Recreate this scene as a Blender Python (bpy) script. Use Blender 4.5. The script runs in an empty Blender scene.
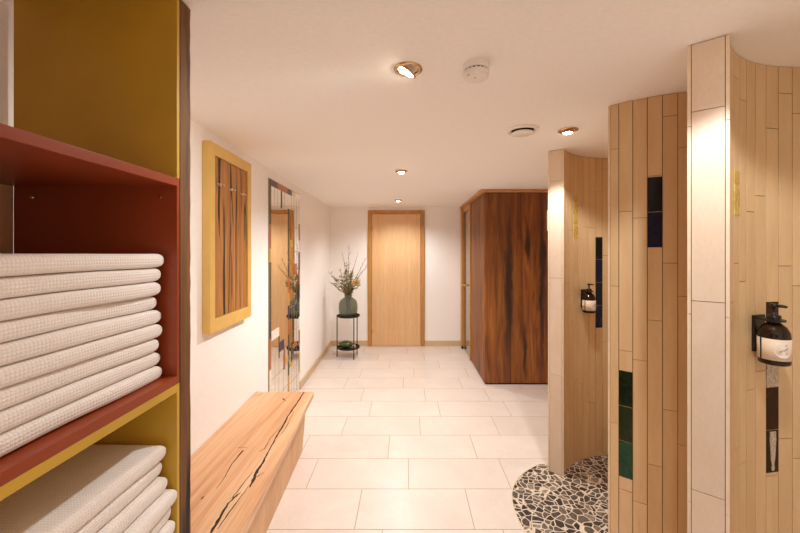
import bpy, bmesh, math, random
from mathutils import Vector, Matrix
C = bpy.context.scene
COL = C.collection
PI = math.pi
R = random.Random(7)

# ------------------------------------------------------------------ camera
CAMH, CEIL, F = 1.52, 2.20, 356.0          # eye height, ceiling height, focal length in pixels
cd = bpy.data.cameras.new('camera'); cam = bpy.data.objects.new('camera', cd); COL.objects.link(cam)
cam.location = (0, 0, CAMH); cam.rotation_euler = (PI/2, 0, 0)
cd.sensor_width = 36; cd.lens = 16.02; cd.shift_x = -7/800; cd.shift_y = -16.5/800
cd.clip_start = 0.02
C.camera = cam

# ------------------------------------------------------------------ world, exposure
w = bpy.data.worlds.new('world'); C.world = w; w.use_nodes = True
w.node_tree.nodes['Background'].inputs[0].default_value = (1, .96, .92, 1)
w.node_tree.nodes['Background'].inputs[1].default_value = .38
C.view_settings.view_transform = 'Standard'; C.view_settings.look = 'None'
C.view_settings.gamma = 1.0; C.view_settings.use_curve_mapping = False
C.view_settings.exposure = 1.25
try: C.cycles.diffuse_bounces = 12; C.cycles.max_bounces = 16
except Exception: pass
LAMP = (.985, 1.0, 1.0)                     # colour of every downlight
LW = 1.0                                     # overall lamp strength

# ------------------------------------------------------------------ helpers
def at(px, py, z):                            # photo pixel on a horizontal plane -> point
    Y = F*(CAMH-z)/(py-250.0); return Vector(((px-407)*Y/F, Y, z))
def zat(py, Y): return CAMH-(py-250.0)*Y/F
ORG = {}
def tag(o, label=None, cat=None, group=None, kind=None):
    if label: o['label'] = label
    if cat: o['category'] = cat
    if group: o['group'] = group
    if kind: o['kind'] = kind
    return o
def thing(name, label, cat, loc, group=None):
    o = bpy.data.objects.new(name, None); COL.objects.link(o); o.location = loc
    o.empty_display_size = .1; ORG[o.name] = Vector(loc)
    return tag(o, label, cat, group)
def obj(name, bm, mats, parent=None, smooth=False, label=None, kind=None):
    """link bm (world coordinates) as one mesh object, origin at its base"""
    bmesh.ops.recalc_face_normals(bm, faces=bm.faces[:])
    co = [v.co for v in bm.verts]
    lo = Vector((min(c.x for c in co), min(c.y for c in co), min(c.z for c in co)))
    hi = Vector((max(c.x for c in co), max(c.y for c in co), max(c.z for c in co)))
    og = Vector(((lo.x+hi.x)/2, (lo.y+hi.y)/2, lo.z))
    bmesh.ops.translate(bm, verts=bm.verts[:], vec=-og)
    me = bpy.data.meshes.new(name); 
    for f in bm.faces: f.smooth = smooth
    bm.to_mesh(me); bm.free()
    o = bpy.data.objects.new(name, me); COL.objects.link(o)
    for m in (mats if isinstance(mats, (list, tuple)) else [mats]): me.materials.append(m)
    ORG[o.name] = og
    if parent: o.parent = parent; o.location = og-ORG[parent.name]
    else: o.location = og
    return tag(o, label, kind=kind)
def nb(): return bmesh.new()
def box(bm, lo, hi, mi=0, bev=0, rot=None):
    x0,y0,z0 = lo; x1,y1,z1 = hi
    return hexa(bm, [(x0,y0),(x1,y0),(x1,y1),(x0,y1)], z0, z1, mi, bev)
def hexa(bm, poly, z0, z1, mi=0, bev=0):
    t = bmesh.new()
    a = [t.verts.new((x,y,z0)) for x,y in poly]; b = [t.verts.new((x,y,z1)) for x,y in poly]
    n = len(poly)
    t.faces.new(a[::-1]); t.faces.new(b)
    for i in range(n): t.faces.new((a[i],a[(i+1)%n],b[(i+1)%n],b[i]))
    if bev: bmesh.ops.bevel(t, geom=t.edges[:], offset=bev, segments=2, affect='EDGES', profile=.6)
    return merge(bm, t, mi)
def merge(bm, t, mi=0):
    mp = {}; out = []
    for v in t.verts: mp[v] = bm.verts.new(v.co)
    for f in t.faces:
        nf = bm.faces.new([mp[v] for v in f.verts]); nf.material_index = mi; nf.smooth = f.smooth; out.append(nf)
    t.free(); return out
def tube(bm, pts, rad, seg=8, mi=0):
    pts = [Vector(p) for p in pts]; n = len(pts)
    rr = rad if isinstance(rad, (list, tuple)) else [rad]*n
    rings = []
    up = None
    for i, p in enumerate(pts):
        d = (pts[min(i+1,n-1)]-pts[max(i-1,0)]).normalized()
        if up is None: up = Vector((0,0,1)) if abs(d.z) < .9 else Vector((1,0,0))
        a = d.cross(up).normalized(); b = a.cross(d).normalized(); up = b
        rings.append([bm.verts.new(p+(a*math.cos(2*PI*k/seg)+b*math.sin(2*PI*k/seg))*rr[i]) for k in range(seg)])
    for i in range(n-1):
        for k in range(seg):
            f = bm.faces.new((rings[i][k],rings[i][(k+1)%seg],rings[i+1][(k+1)%seg],rings[i+1][k])); f.material_index = mi
    for r in (rings[0][::-1], rings[-1]):
        f = bm.faces.new(r); f.material_index = mi
def lathe(bm, prof, c, seg=32, mi=0, M=None):
    """prof = [(r, z)...] around z through c; M optional rotation"""
    c = Vector(c); rings = []
    for r, z in prof:
        if r < 1e-6:
            p = Vector((0,0,z)); rings.append([bm.verts.new(c+(M@p if M else p))])
        else:
            rg = []
            for k in range(seg):
                p = Vector((r*math.cos(2*PI*k/seg), r*math.sin(2*PI*k/seg), z)); rg.append(bm.verts.new(c+(M@p if M else p)))
            rings.append(rg)
    for a, b in zip(rings, rings[1:]):
        for k in range(seg):
            j = (k+1)%seg
            q = [a[0]] if len(a)==1 else [a[k],a[j]]
            q += [b[0]] if len(b)==1 else [b[j],b[k]]
            if len(q) >= 3:
                f = bm.faces.new(q); f.material_index = mi; f.smooth = True
def disc(bm, c, r, normal, seg=24, mi=0):
    n = Vector(normal).normalized(); a = n.orthogonal().normalized(); b = n.cross(a)
    f = bm.faces.new([bm.verts.new(Vector(c)+(a*math.cos(2*PI*k/seg)+b*math.sin(2*PI*k/seg))*r) for k in range(seg)]); f.material_index = mi

# ------------------------------------------------------------------ materials
def lin(h):
    h = h.lstrip('#'); o = []
    for i in (0,2,4):
        v = int(h[i:i+2],16)/255; o.append(v/12.92 if v <= .04045 else ((v+.055)/1.055)**2.4)
    return (*o, 1)
class Mat:
    def __init__(s, name, rough=.5, metal=0, spec=.5):
        s.m = bpy.data.materials.new(name); s.m.use_nodes = True; s.t = s.m.node_tree; s.b = s.t.nodes['Principled BSDF']
        s.b.inputs['Roughness'].default_value = rough; s.b.inputs['Metallic'].default_value = metal
        s.b.inputs['Specular IOR Level'].default_value = spec
    def n(s, typ, **kw):
        x = s.t.nodes.new(typ)
        for k, v in kw.items(): setattr(x, k, v)
        return x
    def l(s, a, b): s.t.links.new(a, b)
    def ramp(s, fac, stops, interp='LINEAR'):
        r = s.n('ShaderNodeValToRGB'); r.color_ramp.interpolation = interp
        e = r.color_ramp.elements
        while len(e) < len(stops): e.new(.5)
        for i,(p,c) in enumerate(stops): e[i].position = p; e[i].color = c if len(c)==4 else (*c,1)
        s.l(fac, r.inputs[0]); return r.outputs[0]
    def mix(s, fac, a, b, mode='MIX'):
        x = s.n('ShaderNodeMix', data_type='RGBA', blend_type=mode)
        for sock, v in ((x.inputs[0],fac),(x.inputs[6],a),(x.inputs[7],b)):
            if hasattr(v, 'is_output'): s.l(v, sock)
            else: sock.default_value = v
        return x.outputs[2]
    def math(s, op, a, b=None):
        x = s.n('ShaderNodeMath', operation=op)
        for sock, v in ((x.inputs[0],a),(x.inputs[1],b)):
            if v is None: continue
            if hasattr(v, 'is_output'): s.l(v, sock)
            else: sock.default_value = v
        return x.outputs[0]
    def coords(s, scale=(1,1,1), island=0, kind='Object'):
        tc = s.n('ShaderNodeTexCoord'); out = tc.outputs[kind]
        if island:
            g = s.n('ShaderNodeNewGeometry'); v = s.n('ShaderNodeVectorMath', operation='SCALE')
            cb = s.n('ShaderNodeCombineXYZ')
            for i, k in enumerate((1, 7.3, 3.1)): s.l(s.math('MULTIPLY', g.outputs['Random Per Island'], k), cb.inputs[i])
            s.l(cb.outputs[0], v.inputs[0]); v.inputs['Scale'].default_value = island
            a = s.n('ShaderNodeVectorMath', operation='ADD'); s.l(out, a.inputs[0]); s.l(v.outputs[0], a.inputs[1]); out = a.outputs[0]
        mp = s.n('ShaderNodeMapping'); mp.inputs['Scale'].default_value = scale; s.l(out, mp.inputs[0]); return mp.outputs[0]
    def noise(s, vec, scale, detail=4, rough=.5, dist=0):
        x = s.n('ShaderNodeTexNoise'); x.inputs['Scale'].default_value = scale; x.inputs['Detail'].default_value = detail
        x.inputs['Roughness'].default_value = rough; x.inputs['Distortion'].default_value = dist
        if vec is not None: s.l(vec, x.inputs['Vector'])
        return x.outputs['Fac']
    def rand(s): return s.n('ShaderNodeNewGeometry').outputs['Random Per Island']
    def bump(s, h, strength=.3, dist=.002):
        x = s.n('ShaderNodeBump'); x.inputs['Strength'].default_value = strength; x.inputs['Distance'].default_value = dist
        s.l(h, x.inputs['Height']); s.l(x.outputs[0], s.b.inputs['Normal'])
    def color(s, c):
        if hasattr(c, 'is_output'): s.l(c, s.b.inputs['Base Color'])
        else: s.b.inputs['Base Color'].default_value = c
        return s.m
def plain(name, hexc, rough=.5, metal=0, var=.06, scale=18, bump=0):
    """one colour with a faint procedural mottling"""
    m = Mat(name, rough, metal); c = lin(hexc); nz = m.noise(m.coords(), scale, 5)
    lo = tuple(v*(1-var) for v in c[:3])+(1,); hi = tuple(min(1,v*(1+var)) for v in c[:3])+(1,)
    if bump: m.bump(nz, bump, .003)
    return m.color(m.ramp(nz, [(.3,lo),(.7,hi)]))
def wood(name, stops, dark, grain='Z', across=7, streak=.62, swidth=.08, fine=90, rough=.45, island=3.0, tone=.25, along=.06, dist=1.2, figure=()):
    m = Mat(name, rough)
    k = {'X':(along,1,1),'Y':(1,along,1),'Z':(1,1,along)}[grain]
    v = m.coords(k, island)
    base = m.ramp(m.noise(v, across, 6, .55, dist), [(p, lin(c)) for p,c in stops])
    fn = m.noise(v, fine, 3, .6, .2)
    base = m.mix(.35, base, m.ramp(fn, [(.3,(.45,.45,.45)),(.65,(1,1,1))]), 'MULTIPLY')
    r = m.rand(); base = m.mix(tone, base, m.ramp(r, [(0,(.35,.35,.35)),(1,(1,1,1))]), 'MULTIPLY') if island else base
    st = m.ramp(m.noise(v, across*.55, 3, .5, 1.8), [(streak,(0,0,0)),(streak+swidth,(1,1,1))])
    base = m.mix(st, base, lin(dark))
    for x0, z0, hw, hz in figure:             # dark heartwood figures, lens shaped, in the panel's own frame
        sp = m.n('ShaderNodeSeparateXYZ'); m.l(m.coords(), sp.inputs[0])
        wob = m.math('MULTIPLY', m.math('SUBTRACT', m.noise(m.coords((6,6,3)), 2.0, 4), .5), .07)
        u = m.math('DIVIDE', m.math('ADD', m.math('SUBTRACT', sp.outputs[0], x0), wob), hw)
        q = m.math('DIVIDE', m.math('SUBTRACT', sp.outputs[2], z0), hz)
        e = m.math('ADD', m.math('MULTIPLY', u, u), m.math('MULTIPLY', q, q))
        base = m.mix(m.ramp(e, [(.1,(.9,.9,.9)),(1,(0,0,0))]), base, lin(dark))
    m.bump(fn, .12, .001)
    return m.color(base)
def stone(name, hexc, hex2, rough=.45, grain=None, isl=4.0, tone=.10, bump=.12):
    m = Mat(name, rough); v = m.coords(grain or (1,1,1), isl)
    c = m.ramp(m.noise(v, 3.2, 6, .6, .6), [(.3, lin(hexc)), (.72, lin(hex2))])
    f = m.noise(v, 60, 4, .6)
    c = m.mix(.12, c, m.ramp(f, [(.35,(.7,.66,.6)),(.6,(1,1,1))]), 'MULTIPLY')
    c = m.mix(tone, c, m.ramp(m.rand(), [(0,(.55,.5,.44)),(1,(1,1,1))]), 'MULTIPLY')
    m.bump(f, bump, .001)
    return m.color(c)

M = {}
M['plaster'] = plain('plaster', '#f8f3ee', .9, 0, .02, 40, .10)
M['ceiling'] = plain('ceiling paint', '#faf6f1', .9, 0, .02, 60, .06)
M['floor'] = stone('floor tile', '#dfd0c4', '#e8dcd1', .32, None, 5.0, .10, .05)
M['grout'] = plain('grout', '#b49a80', .9)
M['grout_dark'] = plain('shower grout', '#6e4e30', .9)
M['strip'] = stone('sand strip tile', '#d8b587', '#e3c599', .45, (6,6,1), 4.0, .16, .12)
M['endtile'] = stone('sand end tile', '#dfc8b0', '#e8d4bf', .42, (2,2,1), 4.0, .08, .2)
M['trimstrip'] = plain('pale edge strip', '#ead4b8', .4)
M['base'] = stone('baseboard tile', '#cdb08a', '#d8be9b', .4, None, 4, .08)
M['beech'] = wood('beech veneer', [(.25,'#e3b27c'),(.5,'#e8ba86'),(.75,'#edc392')], '#e0b07a', 'Z', 16, .75, .2, 120, .4, 0, 0, .03, .3)
M['beechframe'] = wood('beech frame', [(.25,'#b57c38'),(.5,'#c48a42'),(.75,'#cf9850')], '#ad7432', 'Z', 14, .75, .2, 120, .4, 2, .1)
M['sauna'] = wood('dark walnut planks', [(.25,'#4c240a'),(.42,'#784016'),(.58,'#96581f'),(.78,'#b0702e')], '#1e0d05', 'Z', 9, .62, .09, 110, .5, 6, .6, .10, 1.8, [(1.149-1.416,1.06,.055,.98),(1.33-1.416,.35,.03,.38),(1.36-1.416,1.55,.035,.25),(1.52-1.416,1.1,.035,1.1)])
M['saunaedge'] = wood('pale pine trim', [(.2,'#c48a4c'),(.8,'#dba565')], '#b07a40', 'Y', 14, .8, .1, 110, .5, 1, .1)
M['oak'] = wood('oak slab', [(.25,'#bd8252'),(.45,'#d9a274'),(.65,'#e6b98e')], '#a46a3c', 'Y', 11, .64, .14, 80, .42, 0, 0, .05, 1.0)
M['oakface'] = wood('oak face', [(.2,'#cc9664'),(.45,'#d9a878'),(.7,'#e2b688')], '#a26c3c', 'Z', 9, .72, .2, 80, .5, 0, 0, .05, 1.0)
M['crack'] = plain('open wood crack', '#33200f', .9)
M['oldwood'] = wood('weathered board', [(.2,'#a0662f'),(.45,'#b97c3e'),(.7,'#cc9352')], '#2a150a', 'Z', 24, .56, .05, 120, .5, 3, .2, .05, 1.2)
M['plank'] = wood('rough dark plank', [(.2,'#56371a'),(.5,'#7d5229'),(.8,'#a0703c')], '#24140a', 'Z', 14, .58, .1, 100, .7, 0, 0, .08)
M['yellow'] = plain('mustard lacquer', '#c8a036', .35, 0, .08, 5)
M['yellow2'] = plain('mustard frame paint', '#e0b866', .45, 0, .05, 12)
M['red'] = plain('rust red lacquer', '#94401f', .33, 0, .06, 6)
M['black'] = plain('black plastic', '#161210', .35)
M['blackmetal'] = plain('black metal', '#1b1614', .4, .3)
M['white'] = plain('white plastic', '#f3ece4', .4, 0, .01)
M['chrome'] = plain('polished metal', '#e8ddd0', .15, 1, .02)
M['brass'] = plain('warm metal trim', '#d9b48a', .22, 1, .03)
M['mirror'] = plain('mirror glass', '#f2efe8', .02, 1, .005)
M['label'] = plain('cream paper', '#efdcc4', .6, 0, .02)
M['ink'] = plain('grey ink', '#8d8a86', .7)
M['slot'] = plain('dark gap', '#2a211b', .9)
def towel_mat():
    m = Mat('white waffle cotton', .95, 0, .1); m.b.inputs['Sheen Weight'].default_value = .25
    uv = m.n('ShaderNodeTexCoord').outputs['UV']; sp = m.n('ShaderNodeSeparateXYZ'); m.l(uv, sp.inputs[0])
    a = m.math('ABSOLUTE', m.math('SINE', m.math('MULTIPLY', sp.outputs[0], PI/.0065)))
    b = m.math('ABSOLUTE', m.math('SINE', m.math('MULTIPLY', sp.outputs[1], PI/.0065)))
    h = m.math('MULTIPLY', a, b); m.bump(m.math('POWER', h, .6), .55, .0022)
    nz = m.noise(m.coords(), 14, 4)
    return m.color(m.ramp(nz, [(.3, lin('#eee6df')), (.7, lin('#f5eee8'))]))
M['towel'] = towel_mat()
def pebble_mat():
    m = Mat('broken stone mosaic', .42); v = m.coords((1,1,1))
    nz = m.n('ShaderNodeTexNoise'); nz.inputs['Scale'].default_value = 9; m.l(v, nz.inputs['Vector'])
    off = m.n('ShaderNodeVectorMath', operation='SCALE'); off.inputs['Scale'].default_value = .05; m.l(nz.outputs['Color'], off.inputs[0])
    ad = m.n('ShaderNodeVectorMath', operation='ADD'); m.l(v, ad.inputs[0]); m.l(off.outputs[0], ad.inputs[1])
    fl = m.n('ShaderNodeMapping'); fl.inputs['Scale'].default_value = (1,1,0); m.l(ad.outputs[0], fl.inputs[0])
    def vor(feat):
        x = m.n('ShaderNodeTexVoronoi', feature=feat); x.inputs['Scale'].default_value = 25; x.inputs['Randomness'].default_value = 1; m.l(fl.outputs[0], x.inputs['Vector']); return x
    e = vor('DISTANCE_TO_EDGE').outputs['Distance']; c = vor('F1').outputs['Color']
    sp = m.n('ShaderNodeSeparateColor'); m.l(c, sp.inputs[0])
    col = m.ramp(sp.outputs[0], [(.0,lin('#40362f')),(.45,lin('#5c4f46')),(.8,lin('#7a6c60')),(1,lin('#a89783'))])
    vein = m.noise(m.coords((1,1,1)), 55, 6, .7, .8)
    col = m.mix(.75, col, m.ramp(vein, [(.38,(.35,.33,.32)),(.62,(1,1,1))]), 'MULTIPLY')
    g = m.ramp(e, [(.045,(1,1,1)),(.075,(0,0,0))])
    m.bump(m.ramp(e, [(.05,(0,0,0)),(.14,(1,1,1))]), .5, .003)
    return m.color(m.mix(g, col, lin('#dccab4')))
M['pebble'] = pebble_mat()
def glass_tile(name, a, b, c):
    m = Mat(name, .14, 0, .25); v = m.coords((1,1,1)); nz = m.noise(v, 22, 5, .6, 1.5)
    pass
    return m.color(m.ramp(nz, [(.3,lin(a)),(.55,lin(b)),(.75,lin(c))]))
M['g_navy'] = glass_tile('navy glass tile', '#07071a', '#0f1030', '#1a1c4c')
M['g_olive'] = glass_tile('dark olive glass tile', '#060604', '#100f08', '#2e2a10')
M['g_dgreen'] = glass_tile('dark green glass tile', '#081404', '#0f2208', '#1c330e')
M['g_mgreen'] = glass_tile('olive green glass tile', '#141c04', '#26300a', '#3c4612')
M['g_teal'] = glass_tile('teal green glass tile', '#12301c', '#244a30', '#365e40')
M['g_gold'] = glass_tile('gold glass tile', '#a8822c', '#d6b865', '#efe0b0')
M['g_brown'] = glass_tile('brown glass tile', '#1c0e04', '#341c08', '#4e2e0e')
def speckle():
    m = Mat('white speckled mosaic', .4); x = m.n('ShaderNodeTexVoronoi'); x.inputs['Scale'].default_value = 330; m.l(m.coords(), x.inputs['Vector'])
    return m.color(m.ramp(x.outputs['Distance'], [(.4,lin('#d8cdb8')),(.7,lin('#8a7a5c'))]))
M['speckle'] = speckle()
def emit(name, strength):
    m = Mat(name); m.b.inputs['Emission Color'].default_value = (1,.86,.68,1); m.b.inputs['Emission Strength'].default_value = strength
    return m.color((1,.95,.88,1))
M['lamp'] = emit('lit lamp', 30)
def glassm(name, hexc, rough, tr=1.0, ior=1.45, thin=False):
    m = Mat(name, rough); m.b.inputs['Transmission Weight'].default_value = tr; m.b.inputs['IOR'].default_value = ior
    nz = m.noise(m.coords(), 30, 3); c = lin(hexc)
    return m.color(m.ramp(nz, [(.2, tuple(v*.92 for v in c[:3])+(1,)), (.8, c)]))
M['vase'] = glassm('grey green glass', '#b0b8a4', .08, .85)
M['doorglass'] = glassm('bronze glass', '#e6cfae', .03, .9)
M['amber'] = glassm('dark amber glass', '#2e1606', .06, .35)
M['leaf'] = plain('olive leaf', '#8a7c4c', .6, 0, .25, 20)
M['twig'] = plain('brown twig', '#5a4028', .8, 0, .2, 30)
M['flower'] = plain('peach bloom', '#d9bf86', .7, 0, .2, 30)
M['greenglass'] = plain('green glazed ceramic', '#4c5a2c', .2, 0, .2, 10)
M['paleobj'] = plain('pale shell', '#d9c2a4', .6)

# ------------------------------------------------------------------ room shell
XL = lambda y: -1.21+.0225*(5.64-y)           # left wall runs slightly out of square
YB, YF, XR = 5.64, -1.9, 2.0
bm = nb(); hexa(bm, [(XL(YF),YF),(XL(YB+.1),YB+.1),(XL(YB)-.12,YB+.1),(XL(YF)-.12,YF)], -.05, CEIL+.05); obj('wall_left', bm, M['plaster'], kind='structure')
bm = nb(); box(bm, (-1.3,YB,-.05), (XR+.1,YB+.1,CEIL+.05)); obj('wall_back', bm, M['plaster'], kind='structure')
bm = nb(); box(bm, (XR,YF,-.05), (XR+.1,YB,CEIL+.05)); obj('wall_right', bm, M['plaster'], kind='structure')
# front wall behind the viewpoint, with an opening added to let world light in as fill
bm = nb(); box(bm, (-1.3,YF-.1,-.05), (.2,YF,CEIL+.05)); box(bm, (1.6,YF-.1,-.05), (XR+.1,YF,CEIL+.05)); box(bm, (.2,YF-.1,2.1), (1.6,YF,CEIL+.05)); obj('wall_front', bm, M['plaster'], kind='structure')
bm = nb(); box(bm, (-1.35,YF-.1,CEIL), (XR+.1,YB+.1,CEIL+.08)); obj('ceiling', bm, M['ceiling'], kind='structure')

# floor: rows of large tiles, joints placed row by row, over a grout bed
bm = nb(); box(bm, (-1.3,YF,-.06), (XR,YB,-.0015), 1)
JX = {-1:-.134, 0:-.286, 1:.010, 2:-.14, 3:-.543, 4:-.349, 5:-.468, 6:-.043, 7:.086, 8:-.23, 9:-.41, 10:.0, 11:-.2}
ROW, PW, GAP = .3285, .6545, .0022
for k in range(-13, 12):
    y0 = 1.936+k*ROW; y1 = y0+ROW
    if y0 >= YB: break
    j = JX.get(k, R.uniform(-.3,.3)); a = j-PW*4
    while a < XR:
        x0, x1 = max(a, XL(y0)-.02), min(a+PW, XR)
        if x1-x0 > .02:
            yy0, yy1 = max(y0,YF)+GAP, min(y1,YB)-GAP
            if yy1-yy0 > .02: box(bm, (x0+GAP,yy0,-.004), (x1-GAP,yy1,0), 0)
        a += PW
obj('floor', bm, [M['floor'], M['grout']], kind='structure')

# baseboards
bm = nb(); hexa(bm, [(XL(3.87),3.87),(XL(3.87)+.014,3.87),(XL(YB)+.014,YB),(XL(YB),YB)], 0, .085); obj('baseboard_left', bm, M['base'], kind='structure')
bm = nb()
box(bm, (XL(YB)+.014,YB-.014,0), (-.622,YB,.085)); box(bm, (.281,YB-.014,0), (.84,YB,.085))
obj('baseboard_back', bm, M['base'], kind='structure')

# door in the back wall
bm = nb(); fx0, fx1, fz = -.618, .277, 2.146
box(bm, (fx0,YB-.03,0), (fx0+.062,YB,fz-.055), 0, .003); box(bm, (fx1-.062,YB-.03,0), (fx1,YB,fz-.055), 0, .003); box(bm, (fx0,YB-.03,fz-.055), (fx1,YB,fz), 0, .003)
d = obj('door_1', bm, M['beechframe'], kind='structure')
bm = nb(); box(bm, (fx0+.066,YB-.022,.006), (fx1-.066,YB-.004,fz-.06), 0, .002); obj('door_leaf', bm, M['beech'], d)
for z in (.235, 1.86):
    bm = nb(); tube(bm, [(fx0+.064,YB-.034,z-.035),(fx0+.064,YB-.034,z+.035)], .008, 10); obj('hinge', bm, M['brass'], d)

# ------------------------------------------------------------------ curved shower walls
def hit(px, c, r, far=True):
    k = (px-407)/F; A = k*k+1; B = -2*(k*c[0]+c[1]); D = c[0]**2+c[1]**2-r*r
    q = math.sqrt(max(0,B*B-4*A*D)); y = (-B+q)/(2*A) if far else (-B-q)/(2*A)
    return k*y, y
def ang(p, c): return math.atan2(p[1]-c[1], p[0]-c[0])
def pol(c, r, a): return (c[0]+r*math.cos(a), c[1]+r*math.sin(a))
TL = .64
def strips(bm, c, r, a0, a1, anchor, pitch, sgn, joints, seed, z1=CEIL-.002):
    """flat strip tiles along an arc a0->a1 (a0 > a1); sgn +1 outside face, -1 inside"""
    rg = random.Random(seed); dp = pitch
    n0 = math.floor((a0-anchor)/dp); n1 = math.ceil((a1-anchor)/dp)
    for n in range(n1-1, n0+1):
        b0 = min(a0, anchor+(n+1)*dp); b1 = max(a1, anchor+n*dp)
        if b0-b1 < .02: continue
        g = .0014/r
        j = joints.get(n, None); rv = rg.uniform(0, TL)
        zs = ((j if j is not None else rv) % TL)-TL
        while zs < z1:
            lo, hi = max(0, zs+.0011), min(z1, zs+TL-.0011)
            if hi-lo > .01:
                rr0, rr1 = r-sgn*.002, r+sgn*.005
                P = [pol(c,rr0,b0-g), pol(c,rr0,b1+g), pol(c,rr1,b1+g), pol(c,rr1,b0-g)]
                hexa(bm, P, lo, hi, 0)
            zs += TL
def core(bm, c, ri, ro, a0, a1, mi):
    N = 64; t = bmesh.new(); A = [a0+(a1-a0)*i/N for i in range(N+1)]
    L = [[t.verts.new((*pol(c,r,a),z)) for a in A] for r in (ri,ro) for z in (0,CEIL)]
    for i in range(N):
        t.faces.new((L[0][i],L[0][i+1],L[1][i+1],L[1][i])); t.faces.new((L[2][i],L[3][i],L[3][i+1],L[2][i+1]))
        t.faces.new((L[1][i],L[1][i+1],L[3][i+1],L[3][i])); t.faces.new((L[0][i],L[2][i],L[2][i+1],L[0][i+1]))
    t.faces.new((L[0][0],L[1][0],L[3][0],L[2][0])); t.faces.new((L[0][N],L[2][N],L[3][N],L[1][N]))
    merge(bm, t, mi)
def endcap(bm, c, ri, ro, a, joints, side=1):
    """flat stack of wide tiles on the wall end, edge strips both sides"""
    t = Vector((-math.sin(a), math.cos(a), 0))*side          # outward tangent
    rad = Vector((math.cos(a), math.sin(a), 0)); cc = Vector((c[0],c[1],0))
    def slab(r0, r1, d0, d1, z0, z1, mi):
        P = [cc+rad*r0+t*d0, cc+rad*r1+t*d0, cc+rad*r1+t*d1, cc+rad*r0+t*d1]; hexa(bm, [(p.x,p.y) for p in P], z0, z1, mi)
    zs = [0]+sorted(joints)+[CEIL-.002]
    for z0, z1 in zip(zs, zs[1:]):
        slab(ri+.0065, ro-.0065, -.001, .006, z0+.0011, z1-.0011, 2)
    for r0, r1 in ((ri-.005, ri+.0045), (ro-.0045, ro+.005)):
        off = .045
        zz = [0]+[z-off for z in sorted(joints)]+[CEIL-.002]
        for z0, z1 in zip(zz, zz[1:]): slab(r0, r1, -.003, .005, z0+.001, z1-.001, 3)
def colidx(p, c, anchor, dp): return math.floor((ang(p,c)-anchor)/dp)
MS = [M['strip'], M['grout_dark'], M['endtile'], M['trimstrip']]
def insert(parent, c, r, n, anchor, dp, sgn, z0, z1, mat, label, name='glass_tile'):
    b0, b1 = anchor+(n+1)*dp-.0012/r, anchor+n*dp+.0012/r
    P = [pol(c,r+sgn*.0045,b0), pol(c,r+sgn*.0045,b1), pol(c,r+sgn*.0066,b1), pol(c,r+sgn*.0066,b0)]
    bm = nb(); hexa(bm, P, z0+.0012, z1-.0012); return obj(name, bm, mat, parent, label=label)

# far wall (A): its hollow side is seen
cA, riA, roA = (1.505, 2.088), .55, .64
aA0, aA1 = ang((1.065,2.388), cA), math.radians(-8)
anA = ang(hit(577.2,cA,riA), cA); dA = -(ang(hit(602,cA,riA), cA)-anA)/4
JA = {}
for px, py in ((586,171.5),(604,169),(592.5,228),(580,206),(566,191),(573,290),(598,365),(586,402)):
    p = hit(px,cA,riA); JA[colidx(p,cA,anA,dA)] = zat(py,p[1])
bm = nb(); core(bm, cA, riA, roA, aA0, aA1, 1)
strips(bm, cA, riA, aA0-.01, aA1, anA, dA, -1, JA, 3); strips(bm, cA, roA, aA0-.01, aA1, anA, dA, 1, {}, 4)
endcap(bm, cA, riA, roA, aA0, [zat(181,2.42)-2*.66, zat(181,2.42)-.66, zat(181,2.42)])
wA = obj('wall_shower_far', bm, MS, kind='structure')
p = hit(599,cA,riA); nA = colidx(p,cA,anA,dA)
for (y0,y1),m,l in zip(((237,259.3),(259.3,282.3),(282.3,305.2),(305.2,327.6)),('g_olive','g_navy','g_olive','g_navy'),('olive black glass tile','navy glass tile')*2):
    insert(wA, cA, riA, nA, anA, dA, -1, zat(y1,p[1]), zat(y0,p[1]), M[m], l)
p = hit(575.5,cA,riA); nA = colidx(p,cA,anA,dA)
for y0,y1 in ((195,217),(217,239)): insert(wA, cA, riA, nA, anA, dA, -1, zat(y1,p[1]), zat(y0,p[1]), M['g_gold'], 'narrow gold glass tile')

# middle wall (B): its bulging side is seen
cB, riB, roB = (1.429, 2.169), .59, .68
aB0, aB1 = ang((.956,1.681), cB)+2*PI, math.radians(338)      # 226 -> 338 deg, counter-clockwise
anB = ang(hit(619,cB,roB,False), cB)+2*PI; dB = (ang(hit(677.5,cB,roB,False), cB)+2*PI-anB)/4
JB = {}
for px, py in ((612,152),(626,233),(640,219),(655,320),(670,117.6),(682,145.5),(612,422),(626,490),(640,360),(655,465),(670,410),(684,445)):
    p = hit(px,cB,roB,False); JB[math.floor((ang(p,cB)+2*PI-anB)/dB)] = zat(py,p[1])
bm = nb(); core(bm, cB, riB, roB, aB0, aB1, 1)
strips(bm, cB, roB, aB1, aB0+.005, anB, dB, 1, JB, 5); strips(bm, cB, riB, aB1, aB0+.01, anB, dB, -1, {}, 6)
endcap(bm, cB, riB, roB, aB0, [.5,1.14,1.78], -1)
wB = obj('wall_shower_middle', bm, MS, kind='structure')
p = hit(655,cB,roB,False); nB = math.floor((ang(p,cB)+2*PI-anB)/dB)
for y0,y1,m,l in ((177,212,'g_olive','olive black glass tile'),(212,247.6,'g_navy','navy glass tile')):
    insert(wB, cB, roB, nB, anB, dB, 1, zat(y1,p[1]), zat(y0,p[1]), M[m], l)
p = hit(626.5,cB,roB,False); nB = math.floor((ang(p,cB)+2*PI-anB)/dB)
for y0,y1,m,l in ((370.8,406.3,'g_dgreen','dark green glass tile'),(406.3,441.4,'g_mgreen','olive green glass tile'),(441.4,477.7,'g_teal','teal green glass tile')):
    insert(wB, cB, roB, nB, anB, dB, 1, zat(y1,p[1]), zat(y0,p[1]), M[m], l)

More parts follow.
